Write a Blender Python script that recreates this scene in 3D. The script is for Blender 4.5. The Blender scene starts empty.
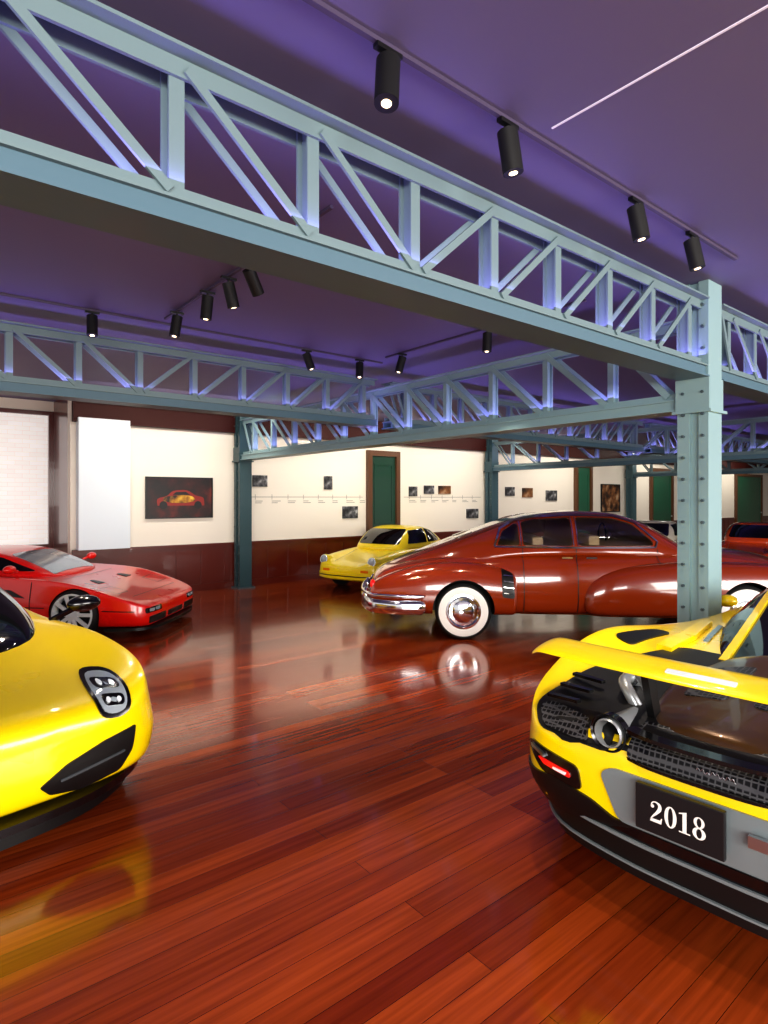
import bpy, bmesh, math, random
from mathutils import Vector, Matrix
from mathutils.bvhtree import BVHTree
random.seed(7)
PI = math.pi
scene = bpy.context.scene
COL = scene.collection
R = math.radians

# ------------------------------------------------------------------ materials
def lin(c):
    if isinstance(c, str):
        c = tuple(int(c[i:i+2], 16)/255 for i in (0, 2, 4))
    return tuple(((v/12.92) if v <= .04045 else ((v+.055)/1.055)**2.4) for v in c)
def M(name, col, rough=.5, metal=0., coat=0., emit=None, es=0., spec=.5, bump=None):
    m = bpy.data.materials.new(name); m.use_nodes = True
    nt = m.node_tree; b = nt.nodes['Principled BSDF']
    b.inputs['Base Color'].default_value = (*lin(col), 1)
    b.inputs['Roughness'].default_value = rough
    b.inputs['Metallic'].default_value = metal
    b.inputs['Coat Weight'].default_value = coat
    b.inputs['Coat Roughness'].default_value = .03
    b.inputs['Specular IOR Level'].default_value = spec
    if emit:
        b.inputs['Emission Color'].default_value = (*lin(emit), 1)
        b.inputs['Emission Strength'].default_value = es
    n = nt.nodes.new('ShaderNodeTexNoise'); n.inputs['Scale'].default_value = bump or 3
    tc = nt.nodes.new('ShaderNodeTexCoord'); nt.links.new(tc.outputs['Object'], n.inputs['Vector'])
    mr = nt.nodes.new('ShaderNodeMapRange')
    mr.inputs['To Min'].default_value = max(0, rough-.02); mr.inputs['To Max'].default_value = min(1, rough+.02)
    nt.links.new(n.outputs['Fac'], mr.inputs['Value']); nt.links.new(mr.outputs['Result'], b.inputs['Roughness'])
    return m
m_yellow = M('yellow_paint', 'FFDC00', .28, 0, .8)
m_yellow2 = M('light_yellow_paint', 'FADC1C', .3, 0, .8)
m_red = M('red_paint', 'EA160C', .28, 0, .7)
m_maroon = M('maroon_paint', '862E0B', .16, 0, 1)
m_orange = M('orange_paint', 'DC5018', .25, 0, 1)
m_cream = M('cream_paint', 'D8D0BC', .25, 0, 1)
m_glass = M('dark_glass', '0B0D10', .05, 0, .6)
m_glass2 = M('brown_tinted_glass', '5A5146', .06, 0, 1)
m_glass3 = M('pale_glass', '8A9298', .06, 0, 1)
m_black = M('black_plastic', '0C0C0D', .4)
m_matte = M('matte_black_lamp', '0A0A0B', .6)
m_gloss = M('gloss_black', '08080A', .18, 0, .5)
m_deck = M('engine_bay_black', '0A0A0B', .5)
m_carbon = M('bronze_carbon', '5A4028', .28, .45, .7)
m_rubber = M('tyre_rubber', '121212', .7)
m_white = M('whitewall_rubber', 'F4F2EC', .5)
m_chrome = M('chrome', 'E4E6E8', .1, 1)
m_silver = M('silver_metal', 'C4C8CC', .28, 1)
m_satin = M('satin_steel_paint', 'A6AAAC', .3, .5, .3)
m_alloy = M('silver_alloy_paint', 'DCE0E2', .3, .15, .6)
m_dkmetal = M('dark_metal', '3A3C40', .35, 1)
m_grey = M('grey_panel', '7E898C', .35, .2, .4)
m_dkgrey = M('dark_grey_edge', '4A5054', .35, .2, .4)
m_redlamp = M('red_lamp', 'C81414', .15, 0, 1, 'FF2010', .35)
m_lamp = M('clear_lamp', 'E8EEF2', .08, .4, 1, 'FFFFFF', .25)
m_lampgrey = M('grey_lamp_glass', 'AEB8BE', .08, .2, 1)
m_amber = M('amber_lamp', 'F08018', .15, 0, 1)
m_steel = M('painted_steel', '6C8084', .48, .0, .1)
m_beam = M('grey_beam_paint', '506C7A', .5, .0, .1)
m_bolt = M('bolt_steel', '506066', .35, .3)
m_wall = M('cream_wall_paint', 'EFE7D8', .75)
m_panelw = M('white_panel', 'E2ECF2', .6)
m_wood = M('dark_red_wood', '5A1A0E', .3, 0, .5)
m_cornice = M('cornice_wood', '3A100A', .55, 0, 0, spec=.2)
m_green = M('dark_green_door', '103C2A', .35, 0, .4)
m_green2 = M('far_green_door', '185A40', .35, 0, .4)
m_framewood = M('door_frame_wood', '5E3A1E', .4, 0, .3)
m_numwhite = M('plate_lettering', 'F4F2EC', .4)
m_plate = M('plate_black', '17171A', .4)
m_textgrey = M('wall_text_grey', '8A857A', .7)
m_glow = M('lamp_glow', 'FFF2D8', .3, 0, 0, 'FFE0B0', 3)
m_trimline = M('ceiling_line', 'D8D0E0', .5, 0, 0, 'E8E0F0', .2)
m_tan = M('tan_interior', 'DCC09A', .7)
m_interior = M('brown_interior', 'B08E68', .7)

def clear_glass():
    m = bpy.data.materials.new('clear_window_glass'); m.use_nodes = True
    nt = m.node_tree; N = nt.nodes; L = nt.links
    N.remove(N['Principled BSDF'])
    tr = N.new('ShaderNodeBsdfTransparent'); tr.inputs['Color'].default_value = (.94, .94, .9, 1)
    gl = N.new('ShaderNodeBsdfGlossy'); gl.inputs['Roughness'].default_value = .03
    fr = N.new('ShaderNodeFresnel'); fr.inputs['IOR'].default_value = 2.0
    mx = N.new('ShaderNodeMixShader')
    L.new(fr.outputs['Fac'], mx.inputs['Fac']); L.new(tr.outputs['BSDF'], mx.inputs[1]); L.new(gl.outputs['BSDF'], mx.inputs[2])
    L.new(mx.outputs['Shader'], N['Material Output'].inputs['Surface'])
    return m
m_clear = clear_glass()

def ceiling_mat():
    m = M('ceiling_purple_glow', '746E90', .6); nt = m.node_tree; b = nt.nodes['Principled BSDF']  # purple glow of the uplights is put into the ceiling base colour
    n = nt.nodes.new('ShaderNodeTexNoise'); n.inputs['Scale'].default_value = .35
    tc = nt.nodes.new('ShaderNodeTexCoord'); nt.links.new(tc.outputs['Object'], n.inputs['Vector'])
    r = nt.nodes.new('ShaderNodeValToRGB')
    r.color_ramp.elements[0].color = (*lin('68638A'), 1); r.color_ramp.elements[1].color = (*lin('767194'), 1)
    nt.links.new(n.outputs['Fac'], r.inputs['Fac']); nt.links.new(r.outputs['Color'], b.inputs['Base Color'])
    return m
m_ceil = ceiling_mat()

def floor_mat():
    m = bpy.data.materials.new('cherry_floorboards'); m.use_nodes = True
    nt = m.node_tree; N = nt.nodes; L = nt.links; b = N['Principled BSDF']
    tc = N.new('ShaderNodeTexCoord')
    br = N.new('ShaderNodeTexBrick')
    br.inputs['Scale'].default_value = 1
    br.inputs['Brick Width'].default_value = 2.6
    br.inputs['Row Height'].default_value = .118
    br.inputs['Mortar Size'].default_value = .0012
    br.inputs['Mortar Smooth'].default_value = .3
    br.inputs['Bias'].default_value = -.1
    br.offset = .37; br.offset_frequency = 3; br.squash = 1
    br.inputs['Color1'].default_value = (*lin('9C461C'), 1)
    br.inputs['Color2'].default_value = (*lin('66200D'), 1)
    br.inputs['Mortar'].default_value = (*lin('2A0C05'), 1)
    L.new(tc.outputs['Object'], br.inputs['Vector'])
    mp = N.new('ShaderNodeMapping'); mp.inputs['Scale'].default_value = (1.0, 24, 1)
    L.new(tc.outputs['Object'], mp.inputs['Vector'])
    n = N.new('ShaderNodeTexNoise'); n.inputs['Scale'].default_value = 1.5; n.inputs['Detail'].default_value = 6
    L.new(mp.outputs['Vector'], n.inputs['Vector'])
    rp = N.new('ShaderNodeValToRGB')
    rp.color_ramp.elements[0].position = .3; rp.color_ramp.elements[0].color = (.64, .57, .52, 1)
    rp.color_ramp.elements[1].position = .7; rp.color_ramp.elements[1].color = (1.12, 1.08, 1.05, 1)
    L.new(n.outputs['Fac'], rp.inputs['Fac'])
    mx = N.new('ShaderNodeMix'); mx.data_type = 'RGBA'; mx.blend_type = 'MULTIPLY'; mx.inputs[0].default_value = 1
    L.new(br.outputs['Color'], mx.inputs[6]); L.new(rp.outputs['Color'], mx.inputs[7])
    L.new(mx.outputs[2], b.inputs['Base Color'])
    n2 = N.new('ShaderNodeTexNoise'); n2.inputs['Scale'].default_value = 2.2; n2.inputs['Detail'].default_value = 4
    L.new(tc.outputs['Object'], n2.inputs['Vector'])
    mr = N.new('ShaderNodeMapRange'); mr.inputs['To Min'].default_value = .09; mr.inputs['To Max'].default_value = .2
    L.new(n2.outputs['Fac'], mr.inputs['Value']); L.new(mr.outputs['Result'], b.inputs['Roughness'])
    b.inputs['Specular IOR Level'].default_value = .5
    b.inputs['Coat Weight'].default_value = .22; b.inputs['Coat Roughness'].default_value = .06
    bp = N.new('ShaderNodeBump'); bp.inputs['Strength'].default_value = .12; bp.inputs['Distance'].default_value = .003
    L.new(br.outputs['Fac'], bp.inputs['Height']); bp.invert = True
    L.new(bp.outputs['Normal'], b.inputs['Normal'])
    return m
m_floor = floor_mat()

def brick_mat():
    m = bpy.data.materials.new('daylit_white_brick'); m.use_nodes = True
    nt = m.node_tree; b = nt.nodes['Principled BSDF']
    tc = nt.nodes.new('ShaderNodeTexCoord')
    mp = nt.nodes.new('ShaderNodeMapping'); mp.inputs['Rotation'].default_value = (PI/2, 0, 0)
    br = nt.nodes.new('ShaderNodeTexBrick'); br.inputs['Scale'].default_value = 1
    br.inputs['Brick Width'].default_value = .22; br.inputs['Row Height'].default_value = .075
    br.inputs['Mortar Size'].default_value = .004
    br.inputs['Color1'].default_value = (*lin('E2DEDA'), 1); br.inputs['Color2'].default_value = (*lin('DAD4D0'), 1)
    br.inputs['Mortar'].default_value = (*lin('D2CAC6'), 1)
    nt.links.new(tc.outputs['Object'], mp.inputs['Vector']); nt.links.new(mp.outputs['Vector'], br.inputs['Vector'])
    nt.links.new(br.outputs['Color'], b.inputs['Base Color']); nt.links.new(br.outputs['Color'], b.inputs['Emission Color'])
    b.inputs['Emission Strength'].default_value = .45  # brick glows by itself, standing in for daylight outside the window
    return m
m_brick = brick_mat()

def mesh_mat():
    m = M('honeycomb_mesh', '0A0A0B', .4, .3); nt = m.node_tree; b = nt.nodes['Principled BSDF']
    v = nt.nodes.new('ShaderNodeTexVoronoi'); v.feature = 'DISTANCE_TO_EDGE'; v.inputs['Scale'].default_value = 46
    v.inputs['Randomness'].default_value = .1
    tc = nt.nodes.new('ShaderNodeTexCoord'); nt.links.new(tc.outputs['Object'], v.inputs['Vector'])
    r = nt.nodes.new('ShaderNodeValToRGB')
    r.color_ramp.elements[0].position = .08; r.color_ramp.elements[0].color = (.09, .09, .095, 1)
    r.color_ramp.elements[1].position = .16; r.color_ramp.elements[1].color = (.003, .003, .004, 1)
    nt.links.new(v.outputs['Distance'], r.inputs['Fac']); nt.links.new(r.outputs['Color'], b.inputs['Base Color'])
    return m
m_mesh = mesh_mat()

def art_mat(name, c0, c1, c2, sc):
    m = M(name, c0, .4); nt = m.node_tree; b = nt.nodes['Principled BSDF']
    n = nt.nodes.new('ShaderNodeTexNoise'); n.inputs['Scale'].default_value = sc; n.inputs['Detail'].default_value = 3
    tc = nt.nodes.new('ShaderNodeTexCoord'); nt.links.new(tc.outputs['Object'], n.inputs['Vector'])
    r = nt.nodes.new('ShaderNodeValToRGB')
    r.color_ramp.elements[0].position = .4; r.color_ramp.elements[0].color = (*lin(c0), 1)
    r.color_ramp.elements[1].position = .72; r.color_ramp.elements[1].color = (*lin(c2), 1)
    e = r.color_ramp.elements.new(.56); e.color = (*lin(c1), 1)
    nt.links.new(n.outputs['Fac'], r.inputs['Fac']); nt.links.new(r.outputs['Color'], b.inputs['Base Color'])
    return m
m_art = art_mat('dark_photo', '0E0404', '340A08', '6A1A10', 2.6)
m_art2 = art_mat('grey_photo', '1E1E20', '5C5C5E', 'B8B8B6', 9)
m_art3 = art_mat('brown_photo', '2A1A10', '8A5A30', 'C8B090', 4)
m_art4 = art_mat('yellow_car_photo', '2A1404', 'B07A10', 'E8C040', 7)

# ------------------------------------------------------------------ object helpers
def link(name, me, mat, parent=None):
    o = bpy.data.objects.new(name, me); COL.objects.link(o)
    if mat is not None:
        for mm in (mat if isinstance(mat, (list, tuple)) else [mat]): me.materials.append(mm)
    if parent: o.parent = parent
    return o
def tag(o, label, cat, group=None):
    o['label'] = label; o['category'] = cat
    if group: o['group'] = group
    return o
def thing(name, label, cat, loc=(0, 0, 0), rz=0, group=None):
    o = bpy.data.objects.new(name, None); COL.objects.link(o); o.empty_display_size = .2
    o.location = loc; o.rotation_euler = (0, 0, rz)
    return tag(o, label, cat, group)
def struct(o):
    o['kind'] = 'structure'; return o
class MB:
    def __init__(s): s.bm = bmesh.new()
    def box(s, c, d, rot=None):
        mt = Matrix.Translation(Vector(c))
        if rot is not None: mt = mt @ rot.to_4x4()
        mt = mt @ Matrix.Diagonal((d[0], d[1], d[2], 1))
        bmesh.ops.create_cube(s.bm, size=1, matrix=mt); return s
    def bx(s, x0, x1, y0, y1, z0, z1):
        return s.box(((x0+x1)/2, (y0+y1)/2, (z0+z1)/2), (x1-x0, y1-y0, z1-z0))
    def bar(s, p, q, w, h, up=(0, 1, 0)):
        p = Vector(p); q = Vector(q); d = q-p; x = d.normalized(); u = Vector(up)
        z = x.cross(u).normalized(); y = z.cross(x)
        rot = Matrix((x, y, z)).transposed()
        return s.box((p+q)/2, (d.length, w, h), rot)
    def cyl(s, p, q, r, n=16, r2=None):
        p = Vector(p); q = Vector(q); d = q-p
        mt = Matrix.Translation((p+q)/2) @ d.to_track_quat('Z', 'Y').to_matrix().to_4x4()
        bmesh.ops.create_cone(s.bm, cap_ends=True, segments=n, radius1=r, radius2=r if r2 is None else r2, depth=d.length, matrix=mt); return s
    def ball(s, c, rr, u=20, v=12):
        mt = Matrix.Translation(Vector(c)) @ Matrix.Diagonal((rr[0], rr[1], rr[2], 1))
        bmesh.ops.create_uvsphere(s.bm, u_segments=u, v_segments=v, radius=1, matrix=mt); return s
    def lathe(s, prof, n=40, axis='y', c=(0, 0, 0)):
        c = Vector(c); rings = []
        for (r, h) in prof:
            ring = []
            for k in range(n):
                a = 2*PI*k/n; ca, sa = r*math.cos(a), r*math.sin(a)
                v = {'y': (ca, h, sa), 'x': (h, ca, sa), 'z': (ca, sa, h)}[axis]
                ring.append(s.bm.verts.new(c+Vector(v)))
            rings.append(ring)
        for a, b in zip(rings, rings[1:]):
            for k in range(n):
                s.bm.faces.new((a[k], a[(k+1) % n], b[(k+1) % n], b[k]))
        return s
    def tube(s, pts, r, n=10):
        pts = [Vector(p) for p in pts]; rings = []
        for i, p in enumerate(pts):
            t = (pts[min(i+1, len(pts)-1)]-pts[max(i-1, 0)]).normalized()
            u = t.cross(Vector((0.13, .2, 1))).normalized(); v = t.cross(u)
            rr = r[i] if isinstance(r, (list, tuple)) else r
            rings.append([s.bm.verts.new(p+rr*(u*math.cos(2*PI*k/n)+v*math.sin(2*PI*k/n))) for k in range(n)])
        for a, b in zip(rings, rings[1:]):
            for k in range(n): s.bm.faces.new((a[k], a[(k+1) % n], b[(k+1) % n], b[k]))
        s.bm.faces.new(rings[0]); s.bm.faces.new(rings[-1]); return s
    def poly(s, pts):
        s.bm.faces.new([s.bm.verts.new(p) for p in pts]); return s
    def build(s, name, mat, parent=None, smooth=False, loc=None, bevel=0, angle=40):
        bmesh.ops.recalc_face_normals(s.bm, faces=s.bm.faces)
        if bevel:
            bmesh.ops.bevel(s.bm, geom=list(s.bm.edges), offset=bevel, segments=2, affect='EDGES', profile=.6)
        me = bpy.data.meshes.new(name); s.bm.to_mesh(me); s.bm.free()
        if smooth:
            me.polygons.foreach_set('use_smooth', [True]*len(me.polygons)); me.set_sharp_from_angle(angle=R(angle))
        o = link(name, me, mat, parent)
        if loc: o.location = loc
        return o

# ------------------------------------------------------------------ car helpers
def ring_loft(rings, crease=None):
    bm = bmesh.new(); vr = [[bm.verts.new(p) for p in r] for r in rings]; n = len(vr[0])
    for a, b in zip(vr, vr[1:]):
        for k in range(n): bm.faces.new((a[k], a[(k+1) % n], b[(k+1) % n], b[k]))
    bm.faces.new(vr[0]); bm.faces.new(vr[-1])
    bmesh.ops.recalc_face_normals(bm, faces=bm.faces)
    if crease:
        lay = bm.edges.layers.float.new('crease_edge')
        for k, c in crease.items():
            for a, b in zip(vr, vr[1:]):
                for kk in {k, (n-k) % n}:
                    e = bm.edges.get((a[kk], b[kk]))
                    if e: e[lay] = c
    return bm
def sym(x, half):
    return [(x, y, z) for y, z in half] + [(x, -y, z) for y, z in reversed(half[1:-1])]
def body_rings(st, d):
    out = []
    for (s, wb, zb, wm, zm, ws, zs, wi, zi, zc) in st:
        out.append(sym(d*s, [(0, zb), (wb, zb), (wm-.02, zb+.3*(zm-zb)), (wm, zm), (ws, zs), (wi, zi), (0, zc)]))
    return out
def cab_rings(st, d):
    out = []
    for (s, wb, zb, wt, zt) in st:
        out.append(sym(d*s, [(0, zb-.06), (wb, zb-.06), (wb, zb), (wb*.42+wt*.58+.025, zb*.42+zt*.58), (wt, zt-.025), (wt*.55, zt), (0, zt)]))
    return out
def realize(bm, name, mats, parent, sub=2, cutter=None, angle=42):
    me = bpy.data.meshes.new(name); bm.to_mesh(me); bm.free()
    o = link(name, me, mats)
    md = o.modifiers.new('s', 'SUBSURF'); md.levels = sub; md.render_levels = sub
    if cutter:
        bo = o.modifiers.new('b', 'BOOLEAN'); bo.operation = 'DIFFERENCE'; bo.solver = 'EXACT'; bo.object = cutter
    bpy.context.view_layer.update()
    dg = bpy.context.evaluated_depsgraph_get()
    nm = bpy.data.meshes.new_from_object(o.evaluated_get(dg)); o.modifiers.clear(); o.data = nm
    nm.name = name
    nm.polygons.foreach_set('use_smooth', [True]*len(nm.polygons)); nm.set_sharp_from_angle(angle=R(angle))
    bv = BVHTree.FromPolygons([v.co.copy() for v in nm.vertices], [tuple(p.vertices) for p in nm.polygons])
    o.parent = parent
    return o, bv
def cut_more(o, cutter, angle=42):
    """second boolean on a finished part (both in the part's own coordinates)"""
    par = o.parent; o.parent = None
    bo = o.modifiers.new('b', 'BOOLEAN'); bo.operation = 'DIFFERENCE'; bo.solver = 'EXACT'; bo.object = cutter
    bpy.context.view_layer.update()
    dg = bpy.context.evaluated_depsgraph_get()
    nm = bpy.data.meshes.new_from_object(o.evaluated_get(dg)); o.modifiers.clear(); o.data = nm
    nm.polygons.foreach_set('use_smooth', [True]*len(nm.polygons)); nm.set_sharp_from_angle(angle=R(angle))
    o.parent = par
def arch_cutter(wheels):
    b = MB()
    for (x, y0, y1, r, z) in wheels:
        for sg in (-1, 1):
            b.cyl((x, sg*y0, z), (x, sg*y1, z), r, 40)
    bmesh.ops.recalc_face_normals(b.bm, faces=b.bm.faces)
    for f in b.bm.faces: f.material_index = 1
    me = bpy.data.meshes.new('cut'); b.bm.to_mesh(me); b.bm.free()
    return link('cut', me, [m_black, m_black])
def prism_cutter(polys, y0, y1):
    b = MB()
    for p in polys:
        A = [b.bm.verts.new((a, y0, c)) for a, c in p]; B = [b.bm.verts.new((a, y1, c)) for a, c in p]
        b.bm.faces.new(A); b.bm.faces.new(B)
        for k in range(len(p)):
            j = (k+1) % len(p); b.bm.faces.new((A[k], A[j], B[j], B[k]))
    bmesh.ops.recalc_face_normals(b.bm, faces=b.bm.faces)
    for f in b.bm.faces: f.material_index = 1
    me = bpy.data.meshes.new('cut'); b.bm.to_mesh(me); b.bm.free()
    return link('cut', me, [m_interior, m_interior])
def kill(o):
    me = o.data; bpy.data.objects.remove(o); bpy.data.meshes.remove(me)
MODES = {'L': ((0, -1, 0), (1, 0, 0), (0, 0, 1)), 'R': ((0, 1, 0), (1, 0, 0), (0, 0, 1)),
         'F': ((-1, 0, 0), (0, 1, 0), (0, 0, 1)), 'B': ((1, 0, 0), (0, 1, 0), (0, 0, 1)),
         'T': ((0, 0, -1), (1, 0, 0), (0, 1, 0))}
def frame_of(mode):
    if isinstance(mode, str): d, u, v = MODES[mode]
    else:
        az, el = mode if isinstance(mode, tuple) else (mode, 0)
        a = R(az); e = R(el); ca, sa, ce, se = math.cos(a), math.sin(a), math.cos(e), math.sin(e)
        d = (-ca*ce, -sa*ce, -se); u = (-sa, ca, 0); v = (-ca*se, -sa*se, ce)
    return Vector(d), Vector(u), Vector(v)
def shoot(bvs, U, V, fr):
    d, u, v = fr; p = u*U+v*V-d*8; best = None
    for bv in bvs:
        h = bv.ray_cast(p, d)
        if h[0] is not None and (best is None or h[3] < best[2]): best = (h[0], h[1], h[3])
    if best is None:
        q = u*U+v*V; cand = None
        for bv in bvs:
            h = bv.find_nearest(q-d*1.0)
            if h[0] is not None and (cand is None or h[3] < cand[2]): cand = (h[0], h[1], h[3])
        best = cand
    n = best[1]
    if n.dot(d) > 0: n = -n
    return best[0], n
def patch(bvs, poly, mode, name, mat, parent, off=.006, grid=.05, center=None):
    if not isinstance(bvs, (list, tuple)): bvs = [bvs]
    fr = frame_of(mode)
    if center:
        c = Vector(center); cu, cv = c.dot(fr[1]), c.dot(fr[2]); poly = [(a+cu, b+cv) for a, b in poly]
    bm = bmesh.new(); bm.faces.new([bm.verts.new((a, b, 0)) for a, b in poly])
    us = [p[0] for p in poly]; vs = [p[1] for p in poly]
    for ax, lo, hi in ((0, min(us), max(us)), (1, min(vs), max(vs))):
        k = max(1, int((hi-lo)/grid))
        for i in range(1, k):
            c = lo+(hi-lo)*i/k+1e-5
            co = (c, 0, 0) if ax == 0 else (0, c, 0); no = (1, 0, 0) if ax == 0 else (0, 1, 0)
            bmesh.ops.bisect_plane(bm, geom=list(bm.verts)+list(bm.edges)+list(bm.faces), dist=1e-6, plane_co=co, plane_no=no)
    bmesh.ops.triangulate(bm, faces=[f for f in bm.faces if len(f.verts) > 4])
    nor = {}
    for v in bm.verts:
        p, n = shoot(bvs, v.co.x, v.co.y, fr); v.co = p+n*off; nor[v] = n
    bd = [e for e in bm.edges if e.is_boundary]
    src = {}
    for e in bd:
        for v in e.verts: src[tuple(round(c, 6) for c in v.co)] = nor[v]
    ex = bmesh.ops.extrude_edge_only(bm, edges=bd)
    for g in ex['geom']:
        if isinstance(g, bmesh.types.BMVert):
            n = src.get(tuple(round(c, 6) for c in g.co))
            if n: g.co = g.co-n*(off+.012)
    bmesh.ops.recalc_face_normals(bm, faces=bm.faces)
    d = fr[0]
    s = sum(f.normal.dot(d)*f.calc_area() for f in bm.faces)
    if s > 0: bmesh.ops.reverse_faces(bm, faces=bm.faces)
    me = bpy.data.meshes.new(name); bm.to_mesh(me); bm.free()
    me.polygons.foreach_set('use_smooth', [True]*len(me.polygons)); me.set_sharp_from_angle(angle=R(40))
    return link(name, me, mat, parent)
def seam(bvs, lines, name, mat, parent, w=.008, off=.0025):
    """thin strips drawn along poly-lines on the skin; lines = [(mode, pts)]; one mesh per line"""
    if not isinstance(bvs, (list, tuple)): bvs = [bvs]
    o = None
    for mode, pts in lines:
        bm = bmesh.new()
        fr = frame_of(mode); dense = []
        for a, b in zip(pts, pts[1:]):
            a = Vector(a); b = Vector(b); k = max(1, int((b-a).length/.04))
            dense += [a.lerp(b, i/k) for i in range(k)]
        dense.append(Vector(pts[-1])); prev = None
        for i, p in enumerate(dense):
            t = (dense[min(i+1, len(dense)-1)]-dense[max(i-1, 0)]).normalized(); nn = Vector((-t.y, t.x))
            ps = []
            for sg in (-1, 1):
                q = p+nn*w/2*sg; h, n = shoot(bvs, q.x, q.y, fr); ps.append(bm.verts.new(h+n*off))
            if prev: bm.faces.new((prev[0], prev[1], ps[1], ps[0]))
            prev = ps
        me = bpy.data.meshes.new(name); bm.to_mesh(me); bm.free()
        o = link(name, me, mat, parent)
    return o
def ell(cx, cy, rx, ry, n=28): return [(cx+rx*math.cos(2*PI*k/n), cy+ry*math.sin(2*PI*k/n)) for k in range(n)]
def rnd(poly, r=.04, n=4):
    out = []; N = len(poly)
    for i in range(N):
        p = Vector(poly[i]); a = Vector(poly[i-1]); b = Vector(poly[(i+1) % N])
        da = (a-p); db = (b-p); ra = min(r, da.length*.45); rb = min(r, db.length*.45)
        s = p+da.normalized()*ra; e = p+db.normalized()*rb
        for k in range(n+1):
            t = k/n; q = s*(1-t)**2+p*2*t*(1-t)+e*t*t; out.append((q.x, q.y))
    return out
def mir(poly): return [(-a, b) for a, b in poly]
def wheel(parent, x, y, r, w, rim, style, n=10, metal=None, yaw=0):
    sg = 1 if y > 0 else -1; h = w/2*sg
    metal = metal or m_alloy
    b = MB(); b.lathe([(rim, -h), (r-.025, -h), (r-.006, -h*.8), (r, -h*.5), (r, h*.5), (r-.006, h*.8), (r-.03, h), (rim, h*.93), (rim-.01, h*.6), (rim-.02, -h)], 48)
    t = b.build('wheel', m_rubber, parent, True, (x, y, r)); t.rotation_euler = (0, 0, yaw)
    if style == 'whitewall':
        MB().lathe([(rim-.02, h*.97), (rim, h*.99), (r-.055, h*1.03), (r-.04, h*.98)], 48).build('whitewall', m_white, t, True)
        MB().lathe([(rim, h*.97), (rim-.03, h*1.02), (rim-.05, h*.85), (rim*.62, h*.88), (rim*.58, h*1.05), (rim*.4, h*1.18), (rim*.15, h*1.28), (.001, h*1.3)], 40).build('hubcap', m_chrome, t, True)
    else:
        d = MB(); d.lathe([(rim-.01, h*.1), (rim*.3, h*.12), (.001, h*.12)], 32); d.build('brake_disc', m_dkmetal, t, True)
        k = MB(); k.lathe([(rim+.006, h*.9), (rim+.004, h*1.02), (rim-.02, h*1.0), (rim-.03, h*.8), (rim-.03, h*.2)], 48)
        for i in range(n):
            a = 2*PI*i/n; ca, sa = math.cos(a), math.sin(a)
            ww = (.045 if n >= 8 else .075)
            k.bar((ca*.05, h*.92, sa*.05), (ca*(rim-.012), h*.98, sa*(rim-.012)), .02, ww, (0, 1, 0))
        k.lathe([(.08, h*.6), (.075, h*1.0), (.03, h*1.04), (.001, h*1.04)], 24)
        k.build('rim', metal, t, True, angle=30)
    return t
def band(pts, z0, z1, th, name, mat, parent, bevel=0):
    """vertical band that follows plan points (x,y), thickened inward (toward +-x centre)"""
    b = MB(); prev = None
    P = [Vector(p) for p in pts]
    for i, p in enumerate(P):
        t = (P[min(i+1, len(P)-1)]-P[max(i-1, 0)]).normalized(); n = Vector((-t.y, t.x))
        q = p+n*th
        ring = [b.bm.verts.new((p.x, p.y, z0)), b.bm.verts.new((p.x, p.y, z1)), b.bm.verts.new((q.x, q.y, z1)), b.bm.verts.new((q.x, q.y, z0))]
        if prev:
            for k in range(4): b.bm.faces.new((prev[k], prev[(k+1) % 4], ring[(k+1) % 4], ring[k]))
        else: b.bm.faces.new(ring)
        prev = ring
    b.bm.faces.new(prev)
    return b.build(name, mat, parent, True, angle=35)
def round_band(pts, zc, rz, rx, name, mat, parent):
    """bumper blade with a rounded section, following plan points"""
    b = MB(); P = [Vector(p) for p in pts]; rings = []
    for i, p in enumerate(P):
        t = (P[min(i+1, len(P)-1)]-P[max(i-1, 0)]).normalized(); n = Vector((-t.y, t.x))
        f = .55 if i in (0, len(P)-1) else 1
        rings.append([b.bm.verts.new((p.x+n.x*rx*math.cos(2*PI*k/12)*f, p.y+n.y*rx*math.cos(2*PI*k/12)*f, zc+rz*f*math.sin(2*PI*k/12))) for k in range(12)])
    for a, c in zip(rings, rings[1:]):
        for k in range(12): b.bm.faces.new((a[k], a[(k+1) % 12], c[(k+1) % 12], c[k]))
    b.bm.faces.new(rings[0]); b.bm.faces.new(rings[-1])
    return b.build(name, mat, parent, True, angle=60)
def spline(pts, n=6):
    out = []; P = [Vector(p) for p in pts]
    for i in range(len(P)-1):
        p0 = P[max(i-1, 0)]; p1 = P[i]; p2 = P[i+1]; p3 = P[min(i+2, len(P)-1)]
        for k in range(n):
            t = k/n
            out.append(.5*((2*p1)+(p2-p0)*t+(2*p0-5*p1+4*p2-p3)*t*t+(3*p1-p0-3*p2+p3)*t**3))
    out.append(P[-1]); return out

# ------------------------------------------------------------------ room shell
X0, X1, YW, ZC = -6.0, 36.0, 10.6, 3.38
struct(MB().bx(X0, X1, -6, 12.1, -.1, 0).build('floor', m_floor))
struct(MB().bx(X0, X1, -6, 12.1, ZC, ZC+.1).build('ceiling', m_ceil))
b = MB(); b.bx(2.12, X1, YW, YW+.2, 0, ZC); struct(b.build('wall_back', m_wall))
b = MB(); b.bx(X0, 2.12, 11.92, 12.1, 0, .8); b.bx(X0, 2.12, 11.92, 12.1, 3.2, ZC); b.bx(X0, -1.8, 11.92, 12.1, .8, 3.2); struct(b.build('wall_recess', m_wall))
b = MB(); b.bx(2.12, 2.24, 10.8, 12.1, 0, ZC); struct(b.build('wall_return', m_wood))
struct(MB().bx(X1, X1+.2, -6, 12.1, 0, ZC).build('wall_right', m_wall))
w1 = struct(MB().bx(-1.8, 2.12, 12.0, 12.04, .8, 3.2).build('window_1', m_brick))
b = MB()
for x in (-1.8, .0, 2.04): b.bx(x, x+.08, 11.9, 12.0, .87, 3.13)
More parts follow.
